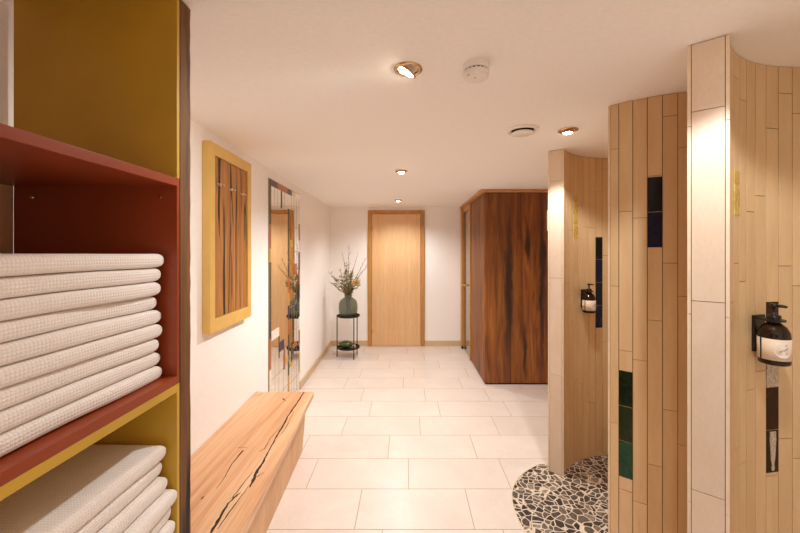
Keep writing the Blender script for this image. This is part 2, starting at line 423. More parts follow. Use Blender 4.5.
# near wall (C): hollow side and tiled end
cC, riC, roC = (1.446, .762), .565, .66
aC0, aC1 = math.radians(140), math.radians(-8)
anC = ang(hit(753.7,cC,riC), cC); dC = -(ang(hit(790.8,cC,riC), cC)-anC)/3
JC = {}
for px, py in ((759,196),(770,129),(784,94),(796,114),(749,212),(741,101),(737,263)):
    p = hit(px,cC,riC); JC[colidx(p,cC,anC,dC)] = zat(py,p[1])
bm = nb(); core(bm, cC, riC, roC, aC0, aC1, 1)
strips(bm, cC, riC, aC0-.01, aC1, anC, dC, -1, JC, 9); strips(bm, cC, roC, aC0-.01, aC1, anC, dC, 1, {}, 10)
zc = zat(109,1.15); endcap(bm, cC, riC, roC, aC0, [zc-.623*3, zc-.623*2, zc-.623, zc])
wC = obj('wall_shower_near', bm, MS, kind='structure')
p = hit(774,cC,riC); nC = colidx(p,cC,anC,dC)
for k,(m,l,nm) in enumerate((('g_brown','brown glass tile','glass_tile'),('speckle','white speckled mosaic tile','mosaic_tile'),('g_brown','brown glass tile','glass_tile'),('g_brown','brown glass tile','glass_tile'))):
    z1 = 1.33-.1575*k; t = insert(wC, cC, riC, nC, anC, dC, -1, z1-.1575, z1, M[m], l, nm)
    if k == 3:                                # white icicle-shaped inlay of the lowest tile
        a = anC+(nC+.5)*dC; q = pol(cC, riC-.0072, a); tg = Vector((-math.sin(a), math.cos(a), 0)); nr = Vector((-math.cos(a), -math.sin(a), 0))
        bm = nb(); prof = [(.013,.152),(.014,.12),(.011,.08),(.009,.05),(.0045,.028),(.0075,.02),(.004,.008)]
        vs = []
        for sgn in (1,-1):
            for (h,z) in (prof if sgn > 0 else prof[::-1]): vs.append(Vector((q[0],q[1],z1-.1575+z))+tg*h*sgn)
        A = [bm.verts.new(v) for v in vs]; B = [bm.verts.new(v+nr*.002) for v in vs]
        bm.faces.new(A); bm.faces.new(B)
        for i in range(len(A)): bm.faces.new((A[i],A[(i+1)%len(A)],B[(i+1)%len(A)],B[i]))
        obj('inlay', bm, M['speckle'], t, label='white speckled inlay')
p = hit(737,cC,riC); nC = colidx(p,cC,anC,dC)
insert(wC, cC, riC, nC, anC, dC, -1, zat(216,p[1]), zat(172,p[1]), M['g_gold'], 'narrow gold glass tile')

# pebble floor of the far shower, swelling out into the corridor
pts = [(1.06,2.39),(1.0,2.49),(.955,2.525),(.86,2.475),(.754,2.385),(.667,2.256),(.629,2.114),(.626,1.989),(.645,1.88),(.70,1.78),(.80,1.695),(.93,1.65)]
def smooth_poly(P, n=6):
    out = []
    for i in range(len(P)-1):
        p0, p1, p2, p3 = P[max(i-1,0)], P[i], P[i+1], P[min(i+2,len(P)-1)]
        for k in range(n):
            t = k/n; out.append(tuple(.5*((2*p1[j])+(-p0[j]+p2[j])*t+(2*p0[j]-5*p1[j]+4*p2[j]-p3[j])*t*t+(-p0[j]+3*p1[j]-3*p2[j]+p3[j])*t**3) for j in (0,1)))
    return out+[P[-1]]
poly = smooth_poly(pts)
poly += [pol(cB, riB+.02, aB0+(aB1-aB0)*i/16) for i in range(1,15)]
poly += [pol(cA, riA+.02, aA1+(aA0-.06-aA1)*i/24) for i in range(2,25)]
bm = nb(); hexa(bm, poly, 0.0, .0035); pf = obj('floor_pebble', bm, M['pebble'], kind='structure')
bm = nb(); tube(bm, [(x,y,.001) for x,y in smooth_poly(pts)], .0055, 6); obj('edge_grout', bm, plain('pale grout','#e2d2bc',.8), pf)

# ------------------------------------------------------------------ sauna cabin
sx, sy0, sy1, sx1 = .872, 4.012, 5.60, 1.96
s = thing('sauna_cabin', 'dark walnut plank sauna cabin with glazed door, reaching to the ceiling', 'sauna', (sx+.5, 4.8, 0))
bm = nb(); x = sx
for wd in (.13,.17,.12,.16,.15,.17,.12,.16):
    x1 = min(x+wd, sx1); box(bm, (x+.0008,sy0,.02), (x1-.0008,sy0+.03,2.17), 0, .002); x = x1
    if x >= sx1: break
obj('front_panel', bm, M['sauna'], s)
bm = nb(); y = sy0+.031
for wd in (.21,.2,.19,.19):
    y1 = min(y+wd, 4.86); box(bm, (sx,y+.0008,.02), (sx+.03,y1-.0008,2.17), 0, .002); y = y1
obj('side_panel', bm, M['sauna'], s)
bm = nb(); box(bm, (sx+.02,sy0+.02,0), (sx1,sy1,.02)); obj('plinth', bm, M['slot'], s)
bm = nb(); box(bm, (sx-.05,sy0-.03,2.168), (sx1,sy1,2.192), 0, .002); obj('roof_trim', bm, M['saunaedge'], s)
bm = nb(); box(bm, (sx+.04,4.9,.02), (sx1,4.93,2.165)); obj('inner_wall', bm, M['sauna'], s) if False else bm.free()
bm = nb(); box(bm, (sx1-.03,sy0+.035,.02), (sx1,sy1,2.165)); box(bm, (sx+.035,sy1-.03,.02), (sx1-.03,sy1,2.165)); obj('back_panel', bm, M['saunaedge'], s)
bm = nb()
box(bm, (sx-.012,4.862,.01), (sx+.03,4.90,2.165), 0, .003); box(bm, (sx-.03,5.47,.01), (sx+.03,5.60,2.165), 0, .003); box(bm, (sx-.012,4.90,2.09), (sx+.03,5.47,2.165), 0, .003)
dr = obj('door', bm, M['beechframe'], s, label='glazed sauna door in pale wood frame')
bm = nb(); box(bm, (sx+.004,4.902,.015), (sx+.012,5.468,2.088)); obj('glass', bm, M['doorglass'], dr)
bm = nb(); tube(bm, [(sx-.006,5.38,.99),(sx-.05,5.38,.99),(sx-.05,5.22,1.0),(sx-.006,5.22,1.0)], .014, 8); obj('handle', bm, M['beechframe'], dr)
bm = nb(); box(bm, (sx-.034,5.465,.0), (sx-.006,5.50,.045), 0, .004); obj('hinge', bm, M['black'], dr)

# ------------------------------------------------------------------ shelf of coloured boxes
def K(v): return CAMH+(v-CAMH)*.955
SX, SB, YI, YN = -.611, -1.045, .9455, .10
sh = thing('shelf_unit', 'tall open shelf of mustard and rust red boxes with a rough dark end plank', 'shelf', ((SX+SB)/2, .55, 0))
ZR1, ZR0, ZY = 1.711, 1.185, 1.164
def compartment(z0, z1, mat, label, top=True, bottom=True):
    bm = nb(); t = .021
    if bottom: box(bm, (SB,YN,z0), (SX,YI,z0+t), 0, .0008)
    if top: box(bm, (SB,YN,z1-(t if bottom else .006)), (SX,YI,z1), 0, .0008)
    box(bm, (SB,YI,z0), (SX,YI+.011,z1), 0, .0008); box(bm, (SB,YN-.011,z0), (SX,YN,z1), 0, .0008)
    return obj('compartment', bm, mat, sh, label=label)
compartment(ZR1+.0005, CEIL-.003, M['yellow'], 'mustard upper compartment', True, False)
c_red = compartment(ZY, ZR1, M['red'], 'rust red compartment')
bm = nb(); box(bm, (SB-.010,YN,ZY+.001), (SB-.0005,YI,ZR1-.001)); obj('back_board', bm, M['oakface'], sh, label='pale wood back board')
compartment(.635, ZY-.0005, M['yellow'], 'mustard lower compartment')
compartment(.06, .634, M['red'], 'rust red bottom compartment')
bm = nb(); t = bmesh.new(); ys0, ys1 = YI+.0125, 1.006; N = 60
rg = random.Random(2)
L = []
for i in range(N+1):
    z = (CEIL-.004)*i/N; e = rg.uniform(-.0015,.0015); e2 = rg.uniform(-.002,.002)
    L.append([t.verts.new(v) for v in ((SB,ys0,z),(SX+.001,ys0+e*.3,z),(SX+.001+e*.4,ys1-.004+e2,z),(SX-.003,ys1+e2,z),(SB,ys1,z))])
for a, b in zip(L, L[1:]):
    for k in range(5): t.faces.new((a[k],a[(k+1)%5],b[(k+1)%5],b[k]))
t.faces.new(L[0][::-1]); t.faces.new(L[-1]); merge(bm, t)
obj('end_plank', bm, M['plank'], sh, label='rough dark brown end plank')
for y, z in ((.93,1.66),(.93,1.115)):
    for x in (SX-.045, SB+.05):
        bm = nb(); M3 = Matrix.Rotation(PI/2, 3, 'X'); lathe(bm, [(0,.0035),(.0035,.003),(.005,0),(.005,-.004)], (x,YI-.001,z), 12, 0, M3); obj('screw', bm, M['brass'], sh)

# towels
def towel_bm(x0, x1, y0, y1, z0, t, seed, flare=0):
    rg = random.Random(seed); sp = seed//50; bm = bmesh.new(); uvl = bm.loops.layers.uv.new('UVMap')
    ph = [rg.uniform(0,6.28) for _ in range(4)]
    h = t/2; prof = []
    nf = 12
    for i in range(nf+1):                                    # front fold (towards +x)
        a = -PI/2+PI*i/nf; prof.append((x1-h*1.0+h*1.0*abs(math.cos(a))**.75, math.copysign(abs(math.sin(a))**.62, math.sin(a))))
    for i in range(1,8): prof.append((x1-h*1.0+(x0-x1+2.15*h)*i/8, 1))
    for i in range(nf+1):
        a = PI/2+PI*i/nf; prof.append((x0+h*1.15+h*1.15*math.cos(a), math.sin(a)))
    for i in range(1,8): prof.append((x0+h*1.15+(x1-x0-2.3*h)*i/8, -1))
    ys = []; E = 7
    for i in range(E): ys.append((y0+h*1.2*(1-math.cos(PI/2*i/E)), math.sin(PI/2*i/E)))
    for i in range(25): ys.append((y0+h*1.2+(y1-y0-2.4*h)*i/24, 1))
    for i in range(1,E+1): ys.append((y1-h*1.2+h*1.2*math.sin(PI/2*i/E), math.cos(PI/2*i/E)))
    xm = (x0+x1)/2
    rings = []; arc = [0]
    for a, b in zip(prof, prof[1:]+prof[:1]): arc.append(arc[-1]+math.hypot(a[0]-b[0], (a[1]-b[1])*h))
    for y, s in ys:
        sc = max(s, .12)**.75; ring = []
        for x, u in prof:
            xx = xm+(x-xm)*(1-(1-sc)*.05)
            wz = .0010*math.sin(9*y+sp)+.0006*math.sin(17*y+sp*2+6*x)
            wx = (.0035*math.sin(7*y+ph[2])+.0015*math.sin(23*y+ph[3]))*(1 if x > xm else .3)
            ring.append(bm.verts.new((xx+wx+flare*(y-y1), y+.003*math.sin(13*x+ph[2]), z0+h+u*h*sc*.985+wz)))
        rings.append(ring)
    n = len(prof); bl = []
    for i in range(len(rings)-1):
        for k in range(n):
            f = bm.faces.new((rings[i][k],rings[i][(k+1)%n],rings[i+1][(k+1)%n],rings[i+1][k])); f.smooth = True
            for lp, (yy,kk) in zip(f.loops, ((ys[i][0],k),(ys[i][0],k+1),(ys[i+1][0],k+1),(ys[i+1][0],k))): lp[uvl].uv = (yy, arc[kk])
    bm.faces.new(rings[0][::-1]); bm.faces.new(rings[-1])
    return bm
def towels(zb, zt, n, xf, yend, names, group, seed):
    t = (zt-zb)/n; rg = random.Random(seed)
    for i in range(n):
        dx, dy = xf(i), yend(i)
        o = obj('folded_towel', towel_bm(-1.02, dx, .34+rg.uniform(0,.02), dy, zb+i*t+.0006, t-.0004, seed*50+i), M['towel'], smooth=True)
        tag(o, names[i], 'towel', group)
ordn = ['lowest', 'second from the bottom', 'third from the bottom', 'fourth from the bottom', 'fifth from the bottom', 'fourth from the top', 'third from the top', 'second from the top', 'topmost']
ux = [-.640,-.642,-.646,-.642,-.644,-.648,-.641,-.639,-.634]; uy = [.938,.936,.932,.937,.936,.932,.934,.936,.941]
towels(ZR0+.001, 1.512, 9, lambda i: ux[i], lambda i: uy[i],
       ['white folded towel in the red compartment, %s' % o for o in ordn], 'towels in the red compartment', 3)
lord = ['lowest', 'second from the bottom', 'third from the bottom', 'fourth from the bottom', 'fifth from the bottom', 'fourth from the top', 'third from the top', 'second from the top', 'topmost']
lx = [-.605,-.603,-.607,-.602,-.613,-.600,-.618,-.632,-.630]; ly = [.936,.938,.934,.938,.936,.940,.930,.933,.938]
towels(.657, 1.015, 9, lambda i: lx[i], lambda i: ly[i],
       ['white folded towel in the lower mustard compartment, %s' % o for o in lord], 'towels in the lower mustard compartment', 4)

# ------------------------------------------------------------------ bench
BY0, BY1 = 1.02, 2.69
edge = lambda y: -.704+.0595*(2.69-y)
bn = thing('bench', 'cracked oak slab bench on a closed box base along the left wall', 'bench', (-.9, 1.85, 0))
bm = nb(); hexa(bm, [(XL(BY0)+.004,BY0),(edge(BY0),BY0),(edge(BY1),BY1),(XL(BY1)+.004,BY1)], .41, .45, 0, .003)
top = obj('bench_top', bm, M['oak'], bn)
bm = nb(); q0 = [(XL(BY0)+.004,BY0),(edge(BY0)-.115,BY0),(edge(BY1)-.085,BY1-.012),(XL(BY1)+.004,BY1-.012)]; q1 = [q0[0],(edge(BY0)-.07,BY0),(edge(BY1)-.05,BY1-.012),q0[3]]
lo4 = [bm.verts.new((x,y,0)) for x,y in q0]; hi4 = [bm.verts.new((x,y,.409)) for x,y in q1]
bm.faces.new(lo4); bm.faces.new(hi4)
for i in range(4): bm.faces.new((lo4[i],lo4[(i+1)%4],hi4[(i+1)%4],hi4[i]))
obj('bench_base', bm, M['oakface'], bn)
def crack(pp, widths, nm='wood_crack'):
    P = [at(195+x/3.483, 380+y/3.483, .4502) for x,y in pp]; n = len(P)
    # densify with a jitter so that the crack looks torn
    Q, W = [], []
    rg = random.Random(len(pp)*31+int(pp[0][0]))
    for i in range(n-1):
        for k in range(5):
            t = k/5; q = P[i].lerp(P[i+1], t); q.x += rg.uniform(-.0015,.0015); Q.append(q); W.append(1.3*(widths[i]*(1-t)+widths[i+1]*t)*rg.uniform(.75,1.25))
    Q.append(P[-1]); W.append(widths[-1])
    bm = nb(); A = []; B = []
    for q, wd in zip(Q, W):
        A.append((bm.verts.new((q.x-wd/2,q.y,.4497)), bm.verts.new((q.x-wd/2,q.y,.4504)))); B.append((bm.verts.new((q.x+wd/2,q.y,.4497)), bm.verts.new((q.x+wd/2,q.y,.4504))))
    for i in range(len(Q)-1):
        bm.faces.new((A[i][1],B[i][1],B[i+1][1],A[i+1][1])); bm.faces.new((A[i][0],A[i][1],A[i+1][1],A[i+1][0])); bm.faces.new((B[i][0],B[i+1][0],B[i+1][1],B[i][1]))
    obj(nm, bm, M['crack'], top)
crack([(380,42),(355,80),(322,128),(312,150),(285,195),(255,250),(235,290),(215,318),(205,345),(190,375)], [.006,.008,.007,.008,.006,.005,.009,.010,.012,.003])
crack([(160,392),(150,398),(115,430),(95,465),(55,533)], [.003,.006,.006,.010,.008])
crack([(300,160),(265,200),(240,240),(222,250)], [.001,.003,.003,.001])
crack([(200,320),(165,365),(130,410),(118,415)], [.001,.003,.003,.001])
crack([(168,245),(130,290),(105,335),(75,378)], [.006,.003,.003,.001])
crack([(148,236),(160,234),(185,236)], [.002,.012,.002])
crack([(190,365),(165,400),(120,460),(78,520)], [.001,.003,.004,.002])
crack([(345,110),(320,160),(300,190)], [.001,.003,.001])
crack([(214,338),(240,322)], [.004,.002])
crack([(235,48),(205,58)], [.005,.002]); crack([(306,64),(314,72)], [.010,.006]); crack([(22,415),(30,405)], [.006,.003])

# ------------------------------------------------------------------ coat board on the left wall
ry0, ry1, rz0, rz1 = 1.955, 2.50, 1.056, 2.122
rk = thing('coat_board', 'mustard framed weathered wood board with small metal hooks on the left wall', 'coat rack', (XL(2.2), 2.22, rz0))
def onwall(bm, y0, y1, z0, z1, d0, d1, mi=0, bev=.0015):
    hexa(bm, [(XL(y0)+d0,y0),(XL(y0)+d1,y0),(XL(y1)+d1,y1),(XL(y1)+d0,y1)], z0, z1, mi, bev)
fw = .054
bm = nb()
onwall(bm, ry0, ry0+fw, rz0, rz1, .002, .046); onwall(bm, ry1-fw, ry1, rz0, rz1, .002, .046)
onwall(bm, ry0+fw, ry1-fw, rz1-.066, rz1, .002, .046); onwall(bm, ry0+fw, ry1-fw, rz0, rz0+.075, .002, .046)
obj('frame', bm, M['yellow2'], rk)
bm = nb(); ya, yb = ry0+fw, ry1-fw; nP = 4
for i in range(nP): onwall(bm, ya+(yb-ya)*i/nP+.0005, ya+(yb-ya)*(i+1)/nP-.0005, rz0+.076, rz1-.067, .002, .036)
obj('board', bm, M['oldwood'], rk)
for y, z in ((2.075,1.90),(2.215,1.895),(2.365,1.89)):
    bm = nb()
    onwall(bm, y-.024, y+.024, z-.006, z+.006, .0362, .039)
    for dy in (-.017, .017):
        xw = XL(y)
        tube(bm, [(xw+.038,y+dy,z),(xw+.048,y+dy,z),(xw+.053,y+dy,z)], [.003,.003,.006], 10)
        tube(bm, [(xw+.053,y+dy,z),(xw+.057,y+dy,z)], [.006,.004], 10)
    obj('hook', bm, M['chrome'], rk)

# ------------------------------------------------------------------ tall mosaic mirror
my0, my1, mz1 = 2.945, 3.858, 2.118
mr = thing('mosaic_mirror', 'tall wall mirror edged with irregular coloured mosaic tiles', 'mirror', (XL(3.4), 3.4, .006))
bm = nb(); onwall(bm, my0, my1, .006, mz1, .001, .006, 0, 0); obj('backing', bm, plain('mirror back edge','#a08a68',.5), mr)
bm = nb(); onwall(bm, my0+.004, my1-.004, .010, mz1-.004, .0062, .0080, 0, 0); obj('mirror_pane', bm, M['mirror'], mr)
cols = {'grey': plain('slate mosaic','#4b4038',.3), 'orange': plain('orange mosaic','#b2602c',.3), 'green': plain('moss mosaic','#4c4a26',.3), 'yellow': plain('ochre mosaic','#c79a3c',.3),
        'navy': plain('navy mosaic','#33304c',.3), 'white': plain('white mosaic','#eadfce',.3), 'joint': plain('mirror joint','#9c8060',.6)}
pieces = {k: [] for k in cols}
def pc(col, u0, u1, z0, z1): pieces[col].append((u0,u1,z0,z1))
for c_, z0, z1 in (('green',1.73,2.06),('orange',1.53,1.73),('yellow',1.42,1.53),('green',1.1,1.42),('grey',.93,1.1),('navy',.78,.93),('orange',.52,.78),('white',.3,.52),('orange',.012,.3)): pc(c_, .004,.045, z0, z1)
for c_, u0, u1 in (('grey',.004,.2),('orange',.2,.48),('grey',.48,.62),('white',.62,.74)): pc(c_, u0, u1, 2.06, 2.114)
for c_, z0, z1 in (('white',1.95,2.06),('orange',1.62,1.80),('white',1.5,1.62),('orange',1.16,1.3),('grey',1.0,1.16),('navy',1.3,1.5),('orange',.5,.66),('yellow',.2,.42),('white',.66,.8)): pc(c_, .875,.911, z0, z1)
for c_, z0, z1 in (('green',1.40,1.92),('grey',1.25,1.40),('orange',1.1,1.25),('yellow',.98,1.1),('navy',.84,.98),('orange',.7,.84),('grey',.56,.7),('green',.3,.56),('yellow',.1,.3)): pc(c_, .505,.54, z0, z1)
pc('green', .30, .325, 1.90, 2.06); pass
pc('yellow', .56,.66, 1.55,1.62); pc('orange', .70,.80, 1.28,1.38); pc('navy', .74,.86, .88,.96); pc('orange', .58,.62, 1.62,1.86)
pc('white', .05,.24, .75,.83); pc('grey', .24,.255, .55,.75); pc('navy', .255,.38, .60,.69); pc('orange', .38,.41, .40,.62); pc('yellow', .41,.505, .44,.50); pc('orange', .66,.78,.52,.56); pc('yellow', .56,.66,.36,.40); pc('green', .60,.64,.40,.60)
CN = {'grey':'slate grey','orange':'orange','green':'moss green','yellow':'ochre','navy':'navy','white':'white'}
for c_, lst in pieces.items():
    for u0,u1,z0,z1 in lst:
        bm = nb(); onwall(bm, my0+u0+.0015, my0+u1-.0015, z0+.0015, z1-.0015, .0078, .0115, 0, .0006)
        obj('mosaic_tile', bm, cols[c_], mr, label=CN[c_]+' mosaic tile')
bm = nb()
for u in (.13,.21,.40): onwall(bm, my0+u, my0+u+.004, 1.905, 2.06, .0078, .0086, 0, 0)
for u in (.62,.70,.79): onwall(bm, my0+u, my0+u+.004, .05, 2.06, .0078, .0086, 0, 0)
for z in (1.75,1.5,1.2,.95,.7,.45,.2): onwall(bm, my0+.54, my0+.875, z, z+.004, .0078, .0086, 0, 0)
for u in (.14,.24,.36): onwall(bm, my0+u, my0+u+.004, .02, .60, .0078, .0086, 0, 0)
for z in (.42,.22): onwall(bm, my0+.05, my0+.50, z, z+.004, .0078, .0086, 0, 0)
obj('joint_lines', bm, cols['joint'], mr)

# ------------------------------------------------------------------ plant stand, vase, branches
px0, py0 = -.833, 5.07
st = thing('plant_stand', 'slim black metal plant stand with two round trays in the back corner', 'plant stand', (px0,py0,0))
def tray(z, nm):
    bm = nb(); lathe(bm, [(0,z),(.150,z),(.158,z+.004),(.160,z+.026),(.156,z+.026),(.152,z+.006),(0,z+.005)], (px0,py0,0), 40); return obj(nm, bm, M['blackmetal'], st)
tray(.572,'tray'); tray(.125,'tray')
for a in (180, -54, 50):
    x, y = px0+.163*math.cos(math.radians(a)), py0+.163*math.sin(math.radians(a)); bm = nb(); tube(bm, [(x,y,0),(x,y,.598)], .0075, 8); obj('leg', bm, M['blackmetal'], st)
vz = .578
vs = thing('vase', 'rounded grey green glass vase on top of the black plant stand', 'vase', (px0-.005,py0,vz))
bm = nb()
lathe(bm, [(0,.0),(.105,.0),(.122,.018),(.132,.07),(.135,.13),(.130,.185),(.114,.225),(.084,.252),(.056,.268),(.050,.285),(.056,.304),(.060,.310),(.055,.311),(.046,.287),(.051,.268),(.080,.248),(.109,.222),(.125,.184),(.130,.13),(.127,.072),(.117,.024),(.10,.008),(0,.008)], (px0-.005,py0,vz), 40)
obj('vase_body', bm, M['vase'], vs, True)
rg = random.Random(11)
base = Vector((px0-.005,py0,vz+.02)); neck = Vector((px0-.005,py0,vz+.30))
bq = thing('branch_arrangement', 'loose bouquet of twigs, leaves and one peach bloom in the green glass vase', 'flowers', base)
def pxw(px, py, Y): return Vector(((px-407)*Y/F, Y, zat(py,Y)))
tips = [(349.5,244,0),(342,252,.05),(358,252,-.04),(366,258,.03),(368,264.5,-.06),(328,271,.04),(333,277,-.05),(360,280,.05),(340,268,-.08),(347,262,.08),(353,268,.02),(344,262,-.03),(331,283,.07)]
def leaf(bm, p, d, ln, wd):
    d = d.normalized(); s = d.cross(Vector((rg.uniform(-1,1),rg.uniform(-1,1),rg.uniform(-1,1)))).normalized(); n = d.cross(s)
    c = [p, p+d*ln*.3+s*wd*.8, p+d*ln*.65+s*wd*.7, p+d*ln, p+d*ln*.65-s*wd*.7, p+d*ln*.3-s*wd*.8]
    m1, m2 = p+d*ln*.3-n*wd*.35, p+d*ln*.65-n*wd*.3
    V = [bm.verts.new(v) for v in c]; a, b = bm.verts.new(m1), bm.verts.new(m2)
    for q in ((V[0],V[1],a),(V[1],V[2],b,a),(V[2],V[3],b),(V[3],V[4],b),(V[4],V[5],a,b),(V[5],V[0],a)): bm.faces.new(q)
for i,(tx,ty,dy) in enumerate(tips):
    tip = pxw(tx,ty,py0+dy); nk = neck+Vector((rg.uniform(-.03,.03),rg.uniform(-.03,.03),0))
    pts = [base+Vector((rg.uniform(-.05,.05),rg.uniform(-.05,.05),0)), nk]
    mid = nk.lerp(tip,.45)+Vector((rg.uniform(-.02,.02),rg.uniform(-.02,.02),.02)); pts += [mid, mid.lerp(tip,.55)+Vector((rg.uniform(-.01,.01),0,.006)), tip]
    bm = nb(); tube(bm, pts, [.004,.004,.0032,.0026,.0014], 6); bm2 = nb()
    up = (tip-nk)
    if i % 3 == 0 or i in (4,):                              # side twigs with buds
        for k in range(5):
            q = nk.lerp(tip,.45+.11*k); dd = (up.normalized()+Vector((rg.uniform(-.8,.8),rg.uniform(-.5,.5),.2))).normalized(); tube(bm, [q,q+dd*.03,q+dd*.055], [.0018,.0015,.003], 5)
    br = obj('branch', bm, M['twig'], bq)
    nL = 7 if i < 5 else 15
    for k in range(nL):
        t = rg.uniform(.08,.95 if i >= 5 else .5); q = nk.lerp(mid,t/.45) if t < .45 else mid.lerp(tip,(t-.45)/.55)
        leaf(bm2, q, up.normalized()*.6+Vector((rg.uniform(-1,1),rg.uniform(-1,1),rg.uniform(-.2,.6))), rg.uniform(.03,.06), rg.uniform(.006,.012))
    obj('foliage', bm2, M['leaf'], br)
bm = nb()
for k in range(260):
    a = rg.uniform(0,6.28); e = rg.uniform(.1,1.2); d = Vector((math.cos(a)*math.sin(e),math.sin(a)*math.sin(e),math.cos(e))); leaf(bm, neck+Vector((0,0,.0))+Vector((d.x*1.0,d.y,d.z*1.9))*(.17*rg.random()**1.3), d, rg.uniform(.04,.08), rg.uniform(.006,.012))
obj('foliage', bm, M['leaf'], bq)
fc = pxw(356,284,py0-.06); bm = nb()
for k in range(90):
    e = math.acos(1-1.8*((k+.5)/90)); a = k*2.39996; d = Vector((math.cos(a)*math.sin(e),math.sin(a)*math.sin(e),math.cos(e))); leaf(bm, fc+d*.015, d+Vector((0,0,.5)), .064-.015*k/90, .015)
fl = obj('bloom', bm, M['flower'], bq, label='round peach coloured bloom')
bm = nb(); tube(bm, [neck,(neck+fc)/2+Vector((0,0,-.005)),fc], .004, 6); obj('stem', bm, M['twig'], fl)
# things on the lower tray
bm = nb(); t = bmesh.new(); bmesh.ops.create_icosphere(t, subdivisions=3, radius=1)
for v in t.verts:
    n = v.co.copy(); r = 1+.05*math.sin(5*math.atan2(n.y,n.x)); v.co = Vector((px0-.035+n.x*.095*r, py0-.01+n.y*.075*r, .131+.052+n.z*.052))
for f in t.faces: f.smooth = True
merge(bm, t); g = obj('gourd', bm, M['greenglass'], None, True); tag(g, 'dark green oval gourd lying on the lower tray of the plant stand', 'gourd')
bm = nb(); tube(bm, [(px0-.125,py0-.01,.19),(px0-.142,py0-.01,.205)], [.008,.005], 8); obj('stem', bm, M['twig'], g)
bm = nb(); t = bmesh.new(); bmesh.ops.create_icosphere(t, subdivisions=3, radius=1)
for v in t.verts:
    n = v.co.copy(); v.co = Vector((px0+.082+n.x*.026, py0-.03+n.y*.026, .134+.026+n.z*.026*(1+.1*math.sin(8*math.atan2(n.y,n.x)))))
merge(bm, t); g = obj('shell', bm, M['paleobj'], None, True); tag(g, 'small pale round shell beside the green gourd on the lower tray', 'shell')

# ------------------------------------------------------------------ soap bottles in wall holders
def dispenser(px, pyc, c, r, dz, where, face):
    p = hit(px, c, r); a = ang(p, c); n = Vector((-math.cos(a),-math.sin(a),0)); tg = Vector((math.sin(a),-math.cos(a),0))   # tg points right
    wall = Vector((p[0],p[1],0))+n*.0055
    h = thing('bottle_holder', 'square black wall bracket holding the soap bottle '+where, 'bottle holder', wall+Vector((0,0,1.156+dz)), 'soap bottle holders')
    def slab(bm, u0,u1,d0,d1,z0,z1,bev=.002):
        P = [wall+tg*u0+n*d0, wall+tg*u1+n*d0, wall+tg*u1+n*d1, wall+tg*u0+n*d1]; hexa(bm, [(q.x,q.y) for q in P], z0+dz, z1+dz, 0, bev)
    bm = nb(); slab(bm, -.030,.030,.001,.011,1.15,1.28); obj('wall_plate', bm, M['black'], h)
    cx = wall-tg*.013+n*.056
    bm = nb(); slab(bm, -.029,.003,.010,.034,1.268,1.274,.001)
    lathe(bm, [(.019,1.268+dz),(.030,1.268+dz),(.030,1.274+dz),(.019,1.274+dz),(.019,1.268+dz)], cx, 28); obj('neck_ring', bm, M['black'], h)
    b = thing('soap_bottle', 'brown glass pump soap bottle with cream label '+where, 'soap bottle', cx+Vector((0,0,1.121+dz)), 'pump soap bottles')
    zb = 1.121+dz
    bm = nb(); lathe(bm, [(0,0),(.038,0),(.042,.004),(.0425,.02),(.0425,.095),(.040,.112),(.032,.128),(.021,.138),(.0165,.142),(.0165,.150),(0,.150)], cx+Vector((0,0,zb)), 36); obj('bottle_body', bm, M['amber'], b, True)
    bm = nb(); lathe(bm, [(.0175,.143),(.0182,.146),(.0182,.164),(.016,.168),(.008,.170),(.0055,.171),(.0055,.192),(.0105,.194),(.0115,.203),(.009,.206),(0,.206)], cx+Vector((0,0,zb)), 24)
    dn = (tg*.3+n*.95).normalized(); q = cx+Vector((0,0,zb+.200)); tube(bm, [q, q+dn*.020, q+dn*.032+Vector((0,0,-.002))], [.006,.0055,.004], 8)
    obj('pump', bm, M['black'], b, True)
    # label: a band round the front, with an open seam left of centre
    def band(name, a0, a1, rr, z0, z1, mat, par, lab=None):
        bm = nb(); N = 30; A = [[bm.verts.new(cx+(n*math.cos(t)+tg*math.sin(t))*q_+Vector((0,0,zb+z))) for t in [a0+(a1-a0)*i/N for i in range(N+1)]] for q_,z in ((rr,z0),(rr,z1),(rr-.0006,z1),(rr-.0006,z0))]
        for k in range(4):
            for i in range(N): bm.faces.new((A[k][i],A[k][i+1],A[(k+1)%4][i+1],A[(k+1)%4][i]))
        return obj(name, bm, mat, par, True, label=lab)
    lb = band('label', math.radians(face-38), math.radians(face+165), .0432, .018, .090, M['label'], b, 'cream paper label')
    band('label_flap', math.radians(face-150), math.radians(face-47), .0432, .018, .090, M['label'], b, 'cream paper label flap')
    # round white emblem with a dot and a line of script
    am = math.radians(face+38); rr = .0436
    def onb(u, v): t = am+u/rr; return cx+(n*math.cos(t)+tg*math.sin(t))*rr+Vector((0,0,zb+.052+v))
    bm = nb(); ctr = bm.verts.new(onb(0,0)); rim = [bm.verts.new(onb(.023*math.cos(2*PI*k/32), .023*math.sin(2*PI*k/32))) for k in range(32)]
    for k in range(32): bm.faces.new((ctr, rim[k], rim[(k+1)%32]))
    e = obj('emblem', bm, M['white'], lb, label='round white emblem')
    bm = nb(); rr = .0440
    tube(bm, [onb(-.014+.0012*k, .0035*math.sin(k*1.9)*(1 if k%5 else 1.7)+.0006*k-.004) for k in range(24)], .00045, 5)
    tube(bm, [onb(.006,.019), onb(.0075,.0215)], .0018, 8); tube(bm, [onb(-.008,-.011), onb(.008,-.010)], .0004, 5)
    obj('script', bm, M['ink'], lb)
dispenser(754.5, 335, cC, riC, .006, 'on the near shower wall', -71)
dispenser(582.8, 297, cA, riA, -.045, 'on the far shower wall', -45)

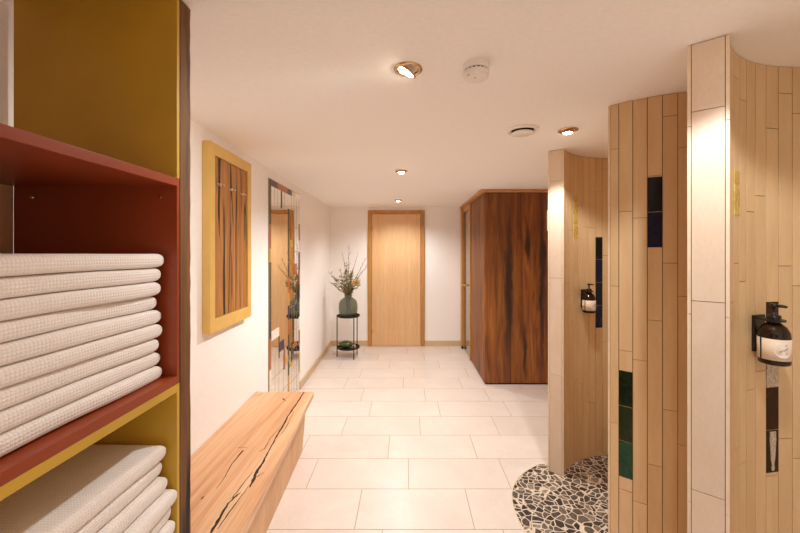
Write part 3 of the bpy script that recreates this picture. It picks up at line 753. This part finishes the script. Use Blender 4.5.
# light switch on the outer side of the far shower wall
a = aA0-.01; q = Vector((*pol(cA, roA+.0055, a+.0),0)); nr = Vector((math.cos(a),math.sin(a),0)); tg = Vector((-nr.y,nr.x,0))
sw = thing('light_switch', 'white light switch plate on the corridor side of the far shower wall', 'switch', q+Vector((0,0,1.65)))
def swb(bm, u0,u1,d0,d1,z0,z1,bev=.002):
    P = [q+tg*u0+nr*d0, q+tg*u1+nr*d0, q+tg*u1+nr*d1, q+tg*u0+nr*d1]; hexa(bm, [(v.x,v.y) for v in P], z0, z1, 0, bev)
bm = nb(); swb(bm, -.085,-.004,.0005,.009,1.652,1.795); obj('switch_plate', bm, M['white'], sw)
for z in (1.66,1.728):
    bm = nb(); swb(bm, -.075,-.012,.009,.012,z,z+.06); obj('rocker', bm, M['white'], sw)

# ------------------------------------------------------------------ ceiling fittings
def downlight(x, y, label, aim, power, size=118, blend=.55, seen=True, rad=.046):
    z = CEIL
    d = thing('recessed_downlight', label, 'ceiling light', (x,y,z-.012), 'recessed downlights')
    av = Vector(aim).normalized()
    bm = nb(); lathe(bm, [(rad+.008,0),(rad+.007,-.004),(rad-.002,-.007),(rad-.006,-.004),(rad-.009,-.001),(rad-.009,0)], (x,y,z-.0005), 36); obj('trim_ring', bm, M['brass'], d, True)
    q = av.to_track_quat('Z','Y').to_matrix()
    bm = nb(); lathe(bm, [(0,-.006),(rad-.014,-.0055),(rad-.011,-.004),(rad-.012,.0015),(rad-.017,.0035),(rad-.019,.001)], (x,y,z-.012), 32, 0, q); obj('gimbal', bm, M['brass'], d, True)
    bm = nb(); lathe(bm, [(0,.011),(rad-.034,.010),(rad-.024,.006),(rad-.019,.0),(rad-.018,-.003)], (x,y,z-.012), 32, 0, q); obj('lamp', bm, M['lamp'], d, True)
    L = bpy.data.lights.new('downlight_beam','SPOT'); L.energy = power*LW; L.color = LAMP; L.spot_size = math.radians(size); L.spot_blend = blend; L.shadow_soft_size = .03
    o = bpy.data.objects.new('downlight_beam', L); COL.objects.link(o); o.parent = d
    o.location = av*.02+Vector((0,0,-.006)); o.rotation_euler = av.to_track_quat('-Z','Y').to_euler()
downlight(.004, 1.337, 'recessed downlight tilted to the left wall, left of the smoke detector', (-.75,.2,-1), 14, 130, .9)
downlight(.913, 2.02, 'recessed downlight above the far shower opening, right of the round vent', (.05,.12,-1), 13, 116, .35)
downlight(-.05, 3.06, 'second recessed downlight along the corridor, between smoke detector and back door', (0,0,-1), 47, 155, .8)
downlight(-.12, 4.84, 'small recessed downlight farthest back, just in front of the wooden door', (0,.08,-1), 24, 145, .7)
downlight(.80, .72, 'recessed downlight above the near shower opening', (.22,.22,-1), 11, 104, .35)
downlight(.0, -.35, 'added unseen fill downlight above the corridor behind the viewpoint', (.4,.1,-1), 8, 140, .8)  # out of view, added to brighten the near part of the corridor
downlight(.3, -1.3, 'added unseen fill downlight at the front end of the corridor', (0,.2,-1), 6, 140, .8)  # second unseen lamp, added as weak fill from the front end

sdx, sdy = (476-407)*F*.66/(250-70)/F, F*.66/(250-70)
sd = thing('smoke_detector', 'round white smoke detector on the ceiling beside the near downlight', 'smoke detector', (sdx,sdy,CEIL-.05))
bm = nb(); lathe(bm, [(0,0),(.046,0),(.046,-.022),(.043,-.024),(0,-.024)], (sdx,sdy,CEIL), 36); obj('base', bm, M['white'], sd)
bm = nb(); lathe(bm, [(.040,-.023),(.040,-.031),(0,-.031)], (sdx,sdy,CEIL), 36); obj('vent_gap', bm, M['slot'], sd)
bm = nb(); lathe(bm, [(0,-.030),(.046,-.030),(.048,-.033),(.047,-.045),(.040,-.052),(.02,-.054),(0,-.054)], (sdx,sdy,CEIL), 36)
for k in range(18):
    a = 2*PI*k/18; box(bm, (sdx+.044*math.cos(a)-.002,sdy+.044*math.sin(a)-.002,CEIL-.031), (sdx+.044*math.cos(a)+.002,sdy+.044*math.sin(a)+.002,CEIL-.023))
obj('body', bm, M['white'], sd)
bm = nb(); disc(bm, (sdx-.006,sdy-.012,CEIL-.0546), .0035, (0,0,-1)); disc(bm, (sdx-.03,sdy-.025,CEIL-.052), .006, (0,0,-1)); obj('button', bm, M['ink'], sd)

vx, vy = (522.5-407)*F*.68/(250-129.5)/F, F*.68/(250-129.5)
vt = thing('ceiling_vent', 'round white disc air vent in the ceiling left of the shower downlight', 'air vent', (vx,vy,CEIL-.03))
bm = nb(); lathe(bm, [(.092,0),(.092,-.006),(.086,-.012),(.074,-.014),(.067,-.008),(.062,0)], (vx,vy,CEIL), 40); obj('ring', bm, M['white'], vt, True)
bm = nb(); lathe(bm, [(0,-.0006),(.066,-.0006),(.066,-.0012),(0,-.0012)], (vx,vy,CEIL), 40); obj('opening', bm, M['slot'], vt)
bm = nb(); lathe(bm, [(0,-.016),(.050,-.016),(.058,-.018),(.060,-.022),(.055,-.027),(0,-.029)], (vx,vy,CEIL), 40); tube(bm, [(vx,vy,CEIL-.0012),(vx,vy,CEIL-.017)], .006, 10); obj('disc', bm, M['white'], vt, True)
